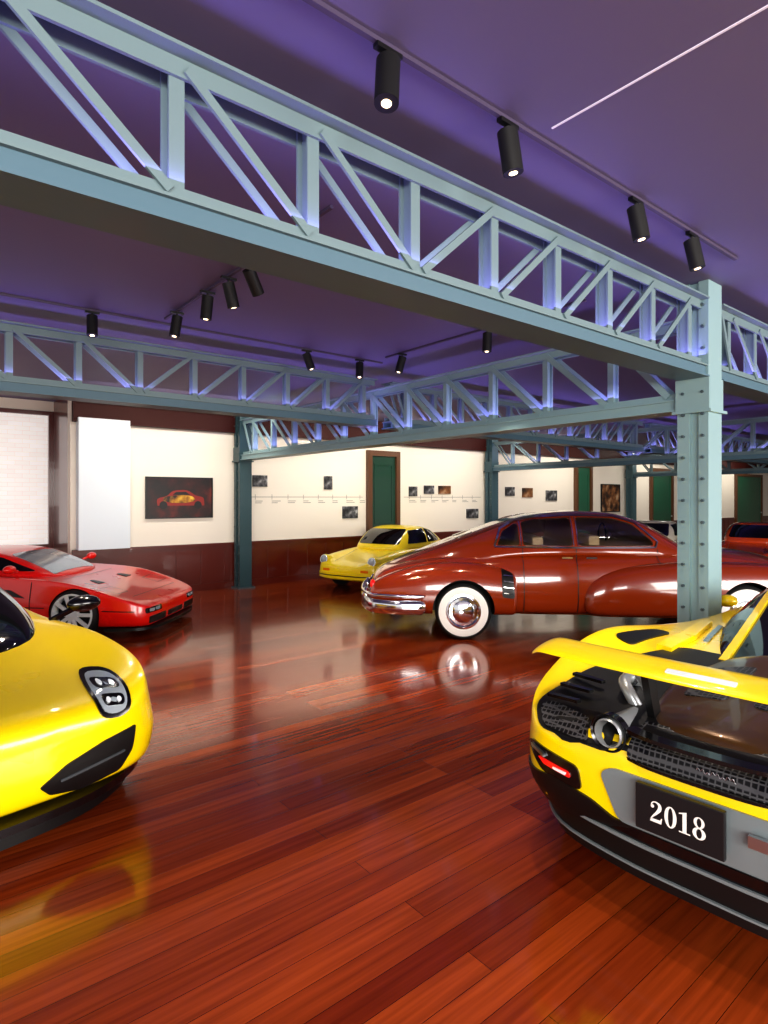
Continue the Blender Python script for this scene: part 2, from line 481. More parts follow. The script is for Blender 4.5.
b.bx(-1.8, 2.12, 11.9, 12.0, .8, .87); b.bx(-1.8, 2.12, 11.9, 12.0, 3.13, 3.2)
b.build('window_frame', m_wood, w1)
# wainscot, chair rail, cornice
SEG = ((2.14, 8.0), (9.0, 15.95), (16.9, 20.5), (22.3, 27.8), (30.9, X1))
b = MB()
for a, c in SEG: b.bx(a, c, YW-.04, YW, 0, .8)
for k in range(4, 66):
    x = 2.0+.45*k
    if not (7.8 < x < 9.2 or 15.8 < x < 17 or 20.3 < x < 22.4 or 27.7 < x < 31): b.bx(x, x+.03, YW-.052, YW-.04, .12, .74)
struct(b.build('trim_1', m_wood))
b = MB()
for a, c in SEG: b.bx(a, c, YW-.07, YW, .8, .85); b.bx(a, c, YW-.065, YW-.04, 0, .12)
struct(b.build('baseboard_back', m_wood))
b = MB(); b.bx(2.14, X1, YW-.12, YW, 2.9, ZC); b.bx(2.14, X1, YW-.17, YW-.12, 3.2, ZC)
struct(b.build('trim_2', m_cornice))
b = MB(); b.bx(2.2, 2.98, YW-.2, YW, .85, 2.96); struct(b.build('trim_3', m_panelw))
struct(MB().bx(2.327, 2.337, -4, 1.66, ZC-.004, ZC).build('trim_4', m_trimline))
# doors in the back wall
for i, (a, c) in enumerate(((8.06, 8.94), (16.0, 16.86), (20.6, 22.2), (27.9, 30.8))):
    mg = m_green if i == 0 else m_green2
    d = struct(MB().bx(a+.08, c-.08, YW-.05, YW-.001, .0, 2.62).build('door_%d' % (i+1), mg))
    b = MB(); b.bx(a-.02, a+.09, YW-.1, YW, 0, 2.62); b.bx(c-.09, c+.02, YW-.1, YW, 0, 2.62); b.bx(a-.02, c+.02, YW-.1, YW, 2.62, 2.74)
    b.build('door_frame', m_framewood, d)
    b = MB()
    for z0, z1 in ((.2, .95), (1.1, 2.45)):
        xa, xb = a+.17, c-.17
        b.bx(xa, xb, YW-.065, YW-.05, z0, z0+.04); b.bx(xa, xb, YW-.065, YW-.05, z1-.04, z1)
        b.bx(xa, xa+.04, YW-.065, YW-.05, z0+.04, z1-.04); b.bx(xb-.04, xb, YW-.065, YW-.05, z0+.04, z1-.04)
    b.build('door_panel', mg, d)
    MB().ball((c-.14, YW-.09, 1.02), (.03, .03, .03)).build('door_handle', m_silver, d, True)

# ------------------------------------------------------------------ trusses and columns
def truss(label, loc, rz, L, H, panel, first, tones=(m_steel, m_beam), half=None, dw=.036):
    t = thing('roof_truss', label, 'roof truss', loc, rz)
    b = MB(); b.bx(0, L, -.12, .12, H-.014, H); b.bx(0, L, -.06, -.045, H-.08, H-.014); b.bx(0, L, .045, .06, H-.08, H-.014)
    b.build('top_chord', tones[0], t)
    b = MB(); b.bx(0, L, -.12, .12, 0, .014); b.bx(0, L, -.09, -.075, .014, .085); b.bx(0, L, .075, .09, .014, .085)
    b.build('bottom_chord', tones[1], t)
    b = MB(); b.bx(0, L, -.11, .11, .085, .097); b.bx(0, L, -.06, -.045, .097, .15); b.bx(0, L, .045, .06, .097, .15)
    b.build('chord_angle', tones[0], t)
    xs = []; x = first
    while x < L-.08:
        if x > .08: xs.append(x)
        x += panel
    mid = half if half is not None else L/2
    for x in xs:
        b = MB(); b.bx(x-.028, x+.028, -.045, -.033, .10, H-.02); b.bx(x-.028, x+.028, .033, .045, .10, H-.02); b.bx(x-.006, x+.006, -.033, .033, .10, H-.02)
        b.build('post', tones[0], t)
    ends = [0.06]+xs+[L-.06]
    for a, c in zip(ends, ends[1:]):
        if c-a < .2: continue
        if (a+c)/2 < mid: p, q = (a+.03, H-.05), (c-.03, .13)
        else: p, q = (a+.03, .13), (c-.03, H-.05)
        b = MB()
        for yy in (-.066, .066): b.bar((p[0], yy, p[1]), (q[0], yy, q[1]), .014, dw, (0, 1, 0))
        b.build('diagonal_brace', tones[0], t)
    return t
ZH, HH = 2.62, .62
ZL, HL = 2.38, .74
P = .565
m_steel2 = M('light_lit_steel', '86A2A6', .48, .0, .1)  # lighter steel copy; carries the well-lit tone of the lower truss
truss('large pale blue steel lattice truss crossing the foreground from upper left', (-1.22, 2.15, ZH), 0, 6.1, HH, P, .285, half=3.11)
truss('short stretch of steel truss right of the near column', (5.14, 2.15, ZH), 0, 6.72, HH, P, .3)
truss('purple-lit truss at left behind the foreground truss', (-1.22, 6.3, ZH), 0, 6.1, HH, P, .285, half=3.11)
truss('far truss above the maroon saloon, continuing the left rear truss', (5.14, 6.3, ZH), 0, 6.72, HH, P, .3)
truss('farthest high truss at right in front of the green doors', (12.14, 6.3, ZH), 0, 6.72, HH, P, .3)
truss('lower lattice truss running from the near column to the wall column', (5.0, 2.29, ZL), PI/2, 8.02, HL, .70, .62, tones=(m_steel2, m_steel2), half=0, dw=.055)
truss('second lower truss running to the far wall column', (12.0, 2.29, ZL), PI/2, 8.02, HL, .78, .4)
truss('third lower truss deep in the hall by the farthest column', (19.0, 2.29, ZL), PI/2, 8.02, HL, .78, .4)
def column(label, x, y, top, tone=m_steel, s=.12):
    t = thing('steel_column', label, 'column', (x, y, 0))
    b = MB()
    b.bx(-s+.03, s-.03, -s, s, 0, top)                                            # core plates
    for xx in (-s, s-.03):
        b.bx(xx, xx+.03, -s, -s+.075, 0, top); b.bx(xx, xx+.03, s-.095, s, 0, top)   # flange strips
    b.build('shaft', tone, t)
    b = MB(); b.bx(-s-.05, s+.05, -s-.05, s+.05, 0, .03); b.build('base_plate', m_bolt, t)
    b = MB(); b.bx(-s-.012, -s, -s-.01, s+.01, 2.36, 2.62); b.bx(-s-.03, s+.03, -s-.03, s+.03, 2.35, 2.372)
    b.bx(-s, s, -s-.012, -s, 2.36, 2.62)
    b.build('bracket', tone, t)
    z = .3
    while z < top-.1:
        for yy in (-s+.04, s-.05): MB().cyl((-s-.024, yy, z), (-s-.0, yy, z), .012, 8).build('bolt', m_bolt, t)
        z += .17
    return t
column('pale blue riveted steel column standing behind the yellow winged supercar', 5.0, 2.16, ZC-.002, m_steel2)
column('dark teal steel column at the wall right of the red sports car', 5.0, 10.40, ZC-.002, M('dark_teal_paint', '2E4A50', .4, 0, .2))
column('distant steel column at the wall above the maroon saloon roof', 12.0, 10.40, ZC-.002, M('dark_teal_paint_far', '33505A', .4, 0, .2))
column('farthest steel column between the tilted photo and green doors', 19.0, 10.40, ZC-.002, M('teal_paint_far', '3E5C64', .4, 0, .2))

# ------------------------------------------------------------------ ceiling tracks and spotlights
def track(label, p, q):
    b = MB(); b.bar((p[0], p[1], ZC-.010), (q[0], q[1], ZC-.010), .022, .018, (0, 1, 0) if abs(q[0]-p[0]) > abs(q[1]-p[1]) else (1, 0, 0))
    tag(b.build('light_track', M('track_grey', '4A4058', .5)), label, 'light track')
track('long thin ceiling track carrying four spotlights in the foreground', (.2, 1.74), (4.6, 1.74))
track('ceiling track running back from foreground truss with four angled spotlights', (1.95, 2.9), (1.95, 5.7))
track('ceiling track just in front of the rear left truss', (-1, 5.86), (4.7, 5.86))
track('short ceiling track above the lower truss in the middle', (4.55, 2.9), (4.55, 5.6))
def spot(x, y, aim, label, group, L=.165, r=.046, power=45, drop=.062):
    t = thing('track_spotlight', label, 'spotlight', (x, y, ZC-.019), 0, group)
    MB().bx(-.06, .06, -.014, .014, -.018, 0).build('adapter', m_black, t)
    d = (Vector(aim)-Vector((x, y, ZC))).normalized()
    piv = Vector((0, 0, -drop))
    b = MB(); b.cyl((0, 0, -.015), (0, 0, -drop), .009, 10); b.ball((0, 0, -drop), (.018, .018, .018), 12, 8); b.build('stem', m_black, t, True)
    end = piv+d*L
    b = MB(); b.cyl(piv-d*.02, end, r, 28)
    b.build('lamp_housing', m_matte, t, True)
    b = MB(); b.cyl(end-d*.004, end+d*.002, r*.42, 20); b.build('lens', m_glow, t)
    ld = bpy.data.lights.new('spot_beam', 'SPOT'); ld.energy = power; ld.spot_size = R(75); ld.spot_blend = .7
    ld.color = (1, .86, .68); ld.shadow_soft_size = .03
    lo = bpy.data.objects.new('spot_beam', ld); COL.objects.link(lo)
    lo.location = Vector((x, y, ZC-.019))+end+d*.05
    lo.rotation_euler = d.to_track_quat('-Z', 'Y').to_euler()
for x, aim, l in ((1.424, (.9, 1.3, 0), 'largest black spotlight, nearest on the foreground ceiling track'),
                  (2.117, (2.6, 1.5, 0), 'second black spotlight along the foreground ceiling track'),
                  (3.23, (3.7, 1.3, 0), 'third black spotlight along the foreground ceiling track'),
                  (3.92, (4.4, 1.2, 0), 'black spotlight at the column end of the foreground track')):
    spot(x, 1.74, aim, l, 'foreground track spotlights', power=65)
for y, aim, l in ((3.95, (3.6, 4.8, 1.2), 'black spotlight nearest the foreground truss on the rear track, lens facing out'),
                  (4.30, (3.0, 4.6, 0), 'second tilted black spotlight from foreground truss on rear track'),
                  (4.70, (1.7, 4.9, 0), 'third black spotlight from foreground truss, hanging nearly straight'),
                  (5.39, (1.4, 5.4, 0), 'black spotlight at far end of the angled row')):
    spot(1.95, y, aim, l, 'rear track spotlights', power=60)
for x, aim, l in ((1.35, (1.2, 5.2, 0), 'lone black spotlight at left just before rear truss'),
                  (3.6, (4.4, 5.2, 0.5), 'tilted black spotlight before rear truss near its middle'),
                  (4.35, (3.8, 5.2, 0), 'small black spotlight where rear truss meets the lower truss')):
    spot(x, 5.86, aim, l, 'spotlights before the rear truss', power=60)
for y, aim, l in ((4.0, (4.3, 3.9, 0), 'black spotlight hanging straight above the lower truss'),
                  (5.3, (3.6, 5.6, 0), 'tilted black spotlight above the lower truss, farther one')):
    spot(4.55, y, aim, l, 'spotlights over the lower truss', power=60)

# ------------------------------------------------------------------ wall pictures and graphics
def picture(x0, x1, z0, z1, mat, label, frame=.0, tilt=0):
    y = YW
    t = thing('wall_photo' if not frame else 'framed_photo', label, 'picture', ((x0+x1)/2, y, (z0+z1)/2))
    w, h = (x1-x0)/2, (z1-z0)/2
    MB().bx(-w, w, -.03, -.001, -h, h).build('print', mat, t)
    if frame:
        b = MB(); b.bx(-w-frame, -w, -.045, -.001, -h-frame, h+frame); b.bx(w, w+frame, -.045, -.001, -h-frame, h+frame)
        b.bx(-w, w, -.045, -.001, h, h+frame); b.bx(-w, w, -.045, -.001, -h-frame, -h); b.build('frame', m_black, t)
    return t
t = picture(3.3, 4.46, 1.34, 2.03, m_art, 'large dark framed photo of a yellow and red car, left of wall column', .02)
m_artd = M('art_dark', '0E0504', .4); m_artr = M('art_red', '8A1A0C', .4)
cm = MB(); prof = spline([(-.40, -.14), (-.40, -.02), (-.24, .03), (-.12, .12), (.12, .13), (.28, .04), (.42, .0), (.44, -.14)], 4)
cm.poly([(a.x, -.034, a.y) for a in prof]); cm.build('car_picture', m_artr, t)
cm = MB(); prof = spline([(-.30, -.06), (-.28, .01), (-.1, .04), (.05, .05), (.22, .02), (.26, -.05), (.1, -.09), (-.15, -.09)], 4)
cm.poly([(a.x, -.037, a.y) for a in prof]); cm.build('hood_picture', m_art4, t)
for xx in (-.30, .32):
    MB().poly([(xx+.07*math.cos(2*PI*k/18), -.040, -.13+.07*math.sin(2*PI*k/18)) for k in range(18)]).build('wheel_picture', m_artd, t)
MB().poly([(-.14, -.040, .05), (-.08, -.040, .10), (.10, -.040, .105), (.18, -.040, .05)]).build('window_picture', m_artd, t)
picture(5.29, 5.6, 1.9, 2.12, m_art2, 'small grey photo right of wall column above the timeline')
picture(6.93, 7.13, 1.86, 2.14, m_art2, 'small upright dark photo above the timeline near green door')
picture(7.4, 7.8, 1.24, 1.5, m_art2, 'small photo under the timeline beside first green door')
picture(9.3, 9.55, 1.72, 1.95, m_art2, 'leftmost small photo right of the first green door')
picture(9.78, 10.1, 1.78, 1.98, m_art2, 'second small photo right of the first green door')
picture(10.26, 10.67, 1.78, 1.98, m_art3, 'brownish photo right of the first green door')
picture(11.25, 11.68, 1.16, 1.4, m_art2, 'low photo beside the distant column')
picture(12.77, 13.15, 1.74, 1.98, m_art2, 'first photo right of the distant column')
picture(13.5, 13.95, 1.7, 1.96, m_art3, 'second photo right of the distant column')
picture(14.58, 15.1, 1.6, 1.9, m_art2, 'third photo right of the distant column')
picture(17.5, 18.55, 1.25, 2.1, m_art3, 'large brown photo between wooden doorway and farthest column', .03)
tl = thing('wall_timeline', 'thin printed history timeline along the back wall', 'wall graphic', (5.2, YW, 1.7))
MB().bx(.02, 2.75, -.004, -.001, -.005, .005).build('line', m_textgrey, tl)
MB().bx(3.95, 6.6, -.004, -.001, -.005, .005).build('line', m_textgrey, tl)
for k in range(18):
    x = .15+k*.36
    if 2.7 < x < 3.95 or x > 6.55: continue
    MB().bx(x, x+.008, -.004, -.001, -.05, .05).build('tick', m_textgrey, tl)
    for j in range(2):
        MB().bx(x, x+random.uniform(.12, .24), -.004, -.001, -.085-.035*j, -.074-.035*j).build('caption', m_textgrey, tl)

# ------------------------------------------------------------------ yellow winged supercar (rear view), x=0 at tail, +x forward
def supercar():
    t = thing('sports_car', 'yellow supercar with raised rear wing and 2018 plate, tail toward camera', 'car', (2.24, .97, 0), R(3.5))
    st = [(0.0, .48, .34, .62, .50, .62, .62, .42, .68, .68),
          (.06, .60, .30, .75, .50, .74, .66, .52, .74, .74),
          (.18, .68, .26, .85, .52, .83, .74, .58, .76, .76),
          (.40, .76, .18, .905, .54, .86, .83, .62, .78, .78),
          (.75, .80, .14, .935, .54, .88, .925, .62, .82, .82),
          (1.1, .82, .12, .955, .54, .88, .94, .60, .85, .85),
          (1.5, .80, .12, .945, .50, .86, .88, .60, .85, .85),
          (2.0, .80, .12, .90, .45, .86, .82, .60, .84, .84),
          (2.7, .80, .12, .90, .45, .86, .78, .60, .80, .80),
          (3.3, .82, .12, .95, .50, .88, .78, .58, .74, .74),
          (3.7, .82, .12, .965, .5, .88, .76, .55, .68, .66),
          (4.2, .74, .13, .88, .38, .80, .56, .45, .56, .54),
          (4.54, .5, .18, .55, .30, .48, .38, .25, .40, .40)]
    cut = arch_cutter([(.93, .6, 1.3, .375, .35), (3.62, .62, 1.3, .36, .34)])
    body, bv = realize(ring_loft(body_rings(st, 1), {4: .6, 3: .3}), 'body', [m_yellow, m_black], t, 3, cut)
    kill(cut)
    cs = [(.80, .26, .78, .14, .83), (1.2, .38, .82, .22, .90), (1.7, .52, .82, .30, 1.0), (2.2, .66, .80, .38, 1.09),
          (2.7, .70, .78, .44, 1.14), (3.1, .66, .74, .42, 1.02), (3.6, .55, .66, .34, .78)]
    cab, cb = realize(ring_loft(cab_rings(cs, 1)), 'cabin_glass', [m_glass], t, 2)
    for sg in (1, -1):
        patch([cb, bv], [(1.05, sg*.24), (1.8, sg*.30), (2.7, sg*.38), (2.7, sg*.43), (1.8, sg*.345), (1.05, sg*.285)], 'T', 'roof_rail', m_yellow, t, .012)
        patch([cb, bv], [(1.0, sg*.50), (1.4, sg*.52), (2.0, sg*.64), (2.0, sg*.70), (1.4, sg*.60), (1.0, sg*.58)], 'T', 'buttress', m_yellow, t, .03)
        patch([cb, bv], [(1.35, sg*.44), (2.0, sg*.57), (2.0, sg*.60), (1.35, sg*.47)], 'T', 'window_strip', m_silver, t, .01)
    patch(bv, rnd([(.02, -.60), (.10, -.74), (.5, -.70), (.9, -.58), (1.15, -.5), (1.15, .5), (.9, .58), (.5, .70), (.10, .74), (.02, .60)], .08), 'T', 'engine_deck', m_deck, t, .008)
    # smooth bronze engine cover with two recessed dark louvre panels
    ds = [(.12, .20, .72, .15, .78), (.20, .26, .74, .21, .80), (.38, .32, .76, .25, .835), (.6, .36, .78, .27, .865), (.9, .32, .80, .22, .895), (1.2, .24, .82, .16, .92)]
    dk, db = realize(ring_loft(cab_rings(ds, 1)), 'engine_cover', [m_carbon], t, 2)
    for sg in (1, -1):
        patch([db], rnd([(.42, sg*.05), (.86, sg*.05), (.80, sg*.20), (.42, sg*.22)], .03), 'T', 'cover_vent', m_mesh, t, .006)
    for sg in (1, -1):
        f = (lambda q: q) if sg > 0 else mir
        patch(bv, rnd([(.92, sg*.68), (1.40, sg*.66), (1.40, sg*.75), (.95, sg*.80)], .05), 'T', 'fender_vent', m_black, t, .008)
        patch(bv, rnd(f([(.34, .65), (.68, .65), (.77, .72), (.70, .80), (.34, .79)]), .04), 'B', 'rear_vent', m_deck, t, .01)
        patch(bv, rnd(f([(.44, .665), (.66, .665), (.73, .715), (.68, .735), (.46, .73)]), .02), 'B', 'vent_mesh', m_mesh, t, .016)
        patch(bv, rnd(f([(.46, .455), (.66, .47), (.77, .56), (.73, .585), (.48, .55)]), .03), 'B', 'lamp_pocket', m_gloss, t, .01)
        l = patch(bv, rnd(f([(.51, .495), (.645, .508), (.68, .532), (.52, .518)]), .010), 'B', 'rear_lamp', m_redlamp, t, .018)
        patch(bv, rnd(f([(.53, .502), (.59, .507), (.595, .515), (.53, .512)]), .004), 'B', 'reverse_lamp', m_lamp, l, .024)
        patch(bv, rnd(f([(.64, .537), (.71, .558), (.72, .572), (.65, .554)]), .005), 'B', 'reflector', m_silver, l, .024)
        b = MB(); b.lathe([(.048, .22), (.054, .05), (.059, -.03), (.053, -.037), (.047, -.02), (.043, .12)], 36, 'x', (0.04, sg*.35, .728)); b.build('exhaust', m_satin, t, True)
        b = MB(); b.lathe([(.044, .05), (.001, .05)], 24, 'x', (0.04, sg*.35, .728)); b.build('exhaust_bore', m_deck, t, True)
        b = MB(); b.lathe([(.064, .0), (.076, -.01), (.076, .03), (.064, .03)], 36, 'x', (.02, sg*.35, .728)); b.build('exhaust_surround', m_gloss, t, True)
        b = MB(); b.tube(spline([(.30, sg*.36, .76), (.30, sg*.40, .82), (.34, sg*.44, .85), (.44, sg*.46, .84), (.52, sg*.44, .80)]), .026, 14); b.build('exhaust_pipe', m_satin, t, True)
        MB().lathe([(.027, -.012), (.036, -.010), (.036, .010), (.027, .012)], 20, 'x', (.44, sg*.46, .84)).build('pipe_clamp', m_silver, t, True)
        b = MB(); b.bar((.24, sg*.26, .76), (.16, sg*.26, .98), .03, .06); b.build('wing_strut', m_black, t)
        b = MB(); b.cyl((.36, sg*.33, .80), (.18, sg*.33, .975), .014, 12); b.build('wing_ram', m_satin, t, True)
        for k in range(3):
            MB().bar((.12+.11*k, sg*.54, .785+.02*k), (.14+.11*k, sg*.70, .775+.025*k), .03, .014, (1, 0, 0)).build('vent_blade', m_gloss, t)
    patch(bv, rnd([(-.27, .655), (.27, .655), (.265, .755), (-.265, .755)], .02), 'B', 'grille', m_mesh, t, .012)
    GL = spline([(.02, -.29), (-.015, -.18), (-.024, 0), (-.015, .18), (.02, .29)], 5)
    band(GL, .75, .765, -.06, 'grille_ledge', m_gloss, t)
    band(GL, .645, .656, -.05, 'grille_sill', m_gloss, t)
    pts = []
    for k in range(60):
        u = k/59; pts.append((-.020, .0-.13*u, .708+.005*math.sin(u*50)+.004*math.sin(u*17)))
    MB().tube(pts, .0011, 5).build('badge_script', m_silver, t)
    patch(bv, rnd([(-.30, .40), (.30, .40), (.38, .565), (.33, .60), (-.33, .60), (-.38, .565)], .03), 'B', 'bumper_panel', m_grey, t, .01)
    patch(bv, rnd([(-.80, .33), (.80, .33), (.84, .44), (.60, .47), (.42, .44), (.32, .40), (-.32, .40), (-.42, .44), (-.60, .47), (-.84, .44)], .02), 'B', 'lower_bumper', m_black, t, .012)
    pl = MB().bx(-.035, -.012, -.155, .155, -.085, .085).build('number_plate', m_plate, t, bevel=.003); pl.location = (-.012, .055, .515)
    make_digits(pl)
    q = MB().bx(-.03, -.012, -.03, .03, -.02, .02).build('badge', m_silver, t); q.location = (-.012, -.20, .53)
    # layered dark diffuser
    plan2 = spline([(.5, -.86), (.28, -.78), (.10, -.60), (.03, -.3), (.02, 0), (.03, .3), (.10, .60), (.28, .78), (.5, .86)], 5)
    band([Vector((p.x-.025, p.y)) for p in plan2], .35, .395, -.10, 'skirt_upper', m_gloss, t)
    band([Vector((p.x-.037, p.y)) for p in plan2], .338, .350, -.10, 'diffuser_lip', m_grey, t)
    band([Vector((p.x-.015, p.y)) for p in plan2], .25, .338, -.12, 'diffuser', m_black, t)
    band([Vector((p.x-.027, p.y)) for p in plan2], .242, .25, -.10, 'diffuser_edge', m_grey, t)
    band([Vector((p.x+.02, p.y)) for p in plan2], .18, .242, -.10, 'diffuser_lower', m_black, t)
    for yy in (-.5, -.32, -.14, .14, .32, .5):
        MB().bx(.16, .6, yy-.008, yy+.008, .15, .28).build('diffuser_fin', m_black, t)
    # wing: rear edge low, leading edge high
    rings = []
    foil = [(-.095, -.003), (-.09, .007), (-.04, .014), (.04, .013), (.09, .004), (.095, -.002), (.05, -.006), (-.03, -.009), (-.087, -.009)]
    for k in range(33):
        u = -1+2*k/32; y = u*.79
        dz = -.004*u*u-.04*max(0, (abs(u)-.93)/.07)**1.5
        tap = 1-.04*u*u-.15*max(0, abs(u)-.92)/.08
        ring = []; ang = R(11)
        for a, c in foil:
            a *= tap
            ring.append((.13+a*math.cos(ang)-c*math.sin(ang)+.05*u*u, y, 1.0+dz+a*math.sin(ang)+c*math.cos(ang)))
        rings.append(ring)
    w, wb = realize(ring_loft(rings, {0: .6, 5: .6}), 'rear_wing', [m_yellow], t, 1)
    patch([wb], rnd([(-.125, -.016), (.125, -.016), (.125, .014), (-.125, .014)], .006), (180, 60), 'brake_lamp', m_lamp, w, .004, .03, center=(.10, .03, 1.0))
    seam([bv], [('L', [(.45, .25), (.5, .5), (.62, .7)]), ('L', [(1.55, .2), (1.5, .6), (1.62, .86)])], 'panel_seam', m_black, t)
    for sg in (1, -1):
        MB().ball((3.15, sg*.92, .83), (.08, .08, .05)).build('mirror', m_yellow, t, True)
        wheel(t, .93, sg*.81, .345, .26, .255, 'spoke', 10, m_dkmetal)
        wheel(t, 3.62, sg*.83, .33, .24, .24, 'spoke', 10, m_dkmetal)
    return t
def make_digits(pl):
    """bold serif figures 2 0 1 8 on the plate, seen from behind the car (right is -y)"""
    hgt = .078; X = -.0375
    def emit(polys, ox, name):
        b = MB()
        for p in polys: b.poly([(X, -(ox+a*hgt), (c-.5)*hgt) for a, c in p])
        b.build(name, m_numwhite, pl)
    def ring(cx, cy, rx, ry, ix, iy, n=32):
        out = []
        for k in range(n):
            a, c = 2*PI*k/n, 2*PI*(k+1)/n
            out.append([(cx+rx*math.cos(a), cy+ry*math.sin(a)), (cx+rx*math.cos(c), cy+ry*math.sin(c)), (cx+ix*math.cos(c), cy+iy*math.sin(c)), (cx+ix*math.cos(a), cy+iy*math.sin(a))])
        return out
    def ribbon(pts, ws):
        P = spline([(a, c) for a, c in pts], 6); W = [w.x for w in spline([(w, 0) for w in ws], 6)]; out = []; prev = None
        for i, p in enumerate(P):
            tg = (P[min(i+1, len(P)-1)]-P[max(i-1, 0)]).normalized(); n = Vector((-tg.y, tg.x))
            cur = (p+n*W[i]/2, p-n*W[i]/2)
            if prev: out.append([tuple(prev[0]), tuple(prev[1]), tuple(cur[1]), tuple(cur[0])])
            prev = cur
        return out
    two = ribbon([(.09, .74), (.14, .90), (.30, .965), (.47, .87), (.48, .68), (.34, .46), (.16, .25), (.06, .08)], [.07, .055, .065, .14, .17, .12, .07, .055])
    two.append(ell(.14, .74, .085, .085, 18)); two.append([(.03, 0), (.56, 0), (.60, .28), (.555, .28), (.51, .17), (.05, .14)])
    one = [[(.16, .05), (.34, .05), (.34, 1.0), (.16, .93)], [(.0, 0), (.5, 0), (.5, .06), (0, .06)], [(.0, .83), (.16, .87), (.16, .93), (.34, 1.0), (.0, .88)]]
    zero = ring(.30, .5, .28, .5, .115, .435)
    eight = ring(.30, .75, .235, .25, .10, .20)+ring(.30, .26, .285, .27, .12, .21)
    tot = .62+.60+.52+.60+.08*3; ox = -tot*hgt/2
    emit(two, ox, 'digit_two'); ox += .68*hgt
    emit(zero, ox, 'digit_zero'); ox += .68*hgt
    emit(one, ox, 'digit_one'); ox += .58*hgt
    emit(eight, ox, 'digit_eight')
supercar()

# ------------------------------------------------------------------ yellow roadster at left (front view); x=0 nose, body toward -x
def roadster():
    t = thing('sports_car', 'yellow low sports car at the left edge, front toward camera', 'car', (.29, 3.2, 0), R(-80))
    st = [(0.0, .48, .24, .64, .38, .58, .52, .28, .545, .55),
          (.05, .66, .20, .81, .40, .765, .59, .44, .60, .60),
          (.16, .78, .18, .905, .42, .855, .69, .56, .635, .63),
          (.40, .82, .17, .945, .44, .885, .765, .62, .665, .645),
          (.7, .84, .15, .955, .45, .885, .80, .63, .70, .675),
          (1.0, .86, .12, .965, .46, .885, .82, .63, .745, .715),
          (1.4, .86, .11, .955, .48, .87, .81, .62, .785, .785),
          (1.8, .86, .11, .94, .50, .86, .80, .62, .85, .87),
          (2.5, .86, .11, .93, .50, .86, .84, .62, .90, .92),
          (3.2, .88, .11, .97, .52, .92, .92, .62, .92, .92),
          (3.75, .88, .12, .975, .54, .93, .94, .60, .92, .92),
          (4.3, .84, .16, .95, .54, .90, .88, .55, .86, .86),
          (4.64, .66, .30, .76, .52, .72, .74, .4, .76, .76)]
    cut = arch_cutter([(-1.0, .6, 1.3, .36, .345), (-3.72, .6, 1.3, .375, .36)])
    body, bv = realize(ring_loft(body_rings(st, -1), {5: .85, 4: .6, 3: .5}), 'body', [m_yellow, m_black], t, 3, cut); kill(cut)
    cs = [(.98, .52, .70, .40, .745), (1.35, .70, .80, .54, .90), (1.75, .77, .84, .58, 1.05), (2.2, .78, .86, .58, 1.15), (2.7, .75, .86, .55, 1.165), (3.3, .64, .88, .46, 1.10), (3.9, .44, .88, .26, .96)]
    cab, cb = realize(ring_loft(cab_rings(cs, -1)), 'cabin_glass', [m_glass], t, 2)
    for sg in (1, -1):
        md = (-6*sg, 8); C = (-.2, sg*.62, .625)
        P2 = lambda l: [(sg*a*.9, c*.92) for a, c in l]
        h = patch(bv, rnd(P2([(-.085, -.12), (.04, -.13), (.10, -.09), (.115, .03), (.085, .115), (-.05, .115), (-.10, .02)]), .06), md, 'headlight', m_gloss, t, .010, .03, C)
        patch(bv, rnd(P2([(-.066, -.097), (.034, -.108), (.080, -.070), (.094, .03), (.069, .092), (-.038, .092), (-.080, .016)]), .05), md, 'lamp_glass', m_lampgrey, h, .015, .03, C)
        patch(bv, rnd(P2([(-.05, -.064), (.06, -.076), (.07, -.022), (-.055, -.010)]), .025), md, 'lamp_bezel', m_gloss, h, .018, .03, C)
        patch(bv, rnd(P2([(-.05, .018), (.075, .006), (.07, .052), (-.04, .064)]), .025), md, 'lamp_bezel', m_gloss, h, .018, .03, C)
        for dx, dz in ((-.022, -.038), (.030, -.043), (-.010, .035), (.038, .028)):
            patch(bv, ell(sg*dx, dz, .011, .011, 14), md, 'led_lens', m_lamp, h, .023, .03, C)
        I = [(.22, .30), (.27, .250), (.42, .225), (.60, .255), (.665, .34), (.69, .465), (.52, .435), (.34, .375)]
        patch(bv, rnd([(sg*a, c) for a, c in I], .015), 18*sg, 'air_intake', m_black, t, .008, .04)
        patch(bv, rnd([(sg*.31, .30), (sg*.62, .345), (sg*.62, .357), (sg*.31, .312)], .004), 18*sg, 'intake_blade', m_dkgrey, t, .014, .04)
        MB().ball((-1.50, sg*1.05, .90), (.07, .12, .06)).build('mirror', m_gloss, t, True)
        MB().bar((-1.52, sg*.82, .80), (-1.50, sg*1.0, .88), .03, .03).build('mirror_stalk', m_gloss, t)
        wheel(t, -1.0, sg*.82, .335, .25, .25, 'spoke', 10)
        wheel(t, -3.72, sg*.82, .35, .30, .26, 'spoke', 10)
    plan = spline([(-.75, -.92), (-.42, -.90), (-.2, -.79), (-.02, -.48), (.03, 0), (-.02, .48), (-.2, .79), (-.42, .90), (-.75, .92)], 6)
    band(plan, .145, .185, .16, 'front_splitter', m_gloss, t)
    band([Vector((p.x-.08, p.y*.96)) for p in plan], .05, .145, .10, 'air_dam', m_black, t)
    patch(bv, rnd([(-.42, -.03), (-.36, -.03), (-.35, 0), (-.36, .03), (-.42, .03)], .01), 'T', 'badge', m_silver, t, .006, .03)
roadster()

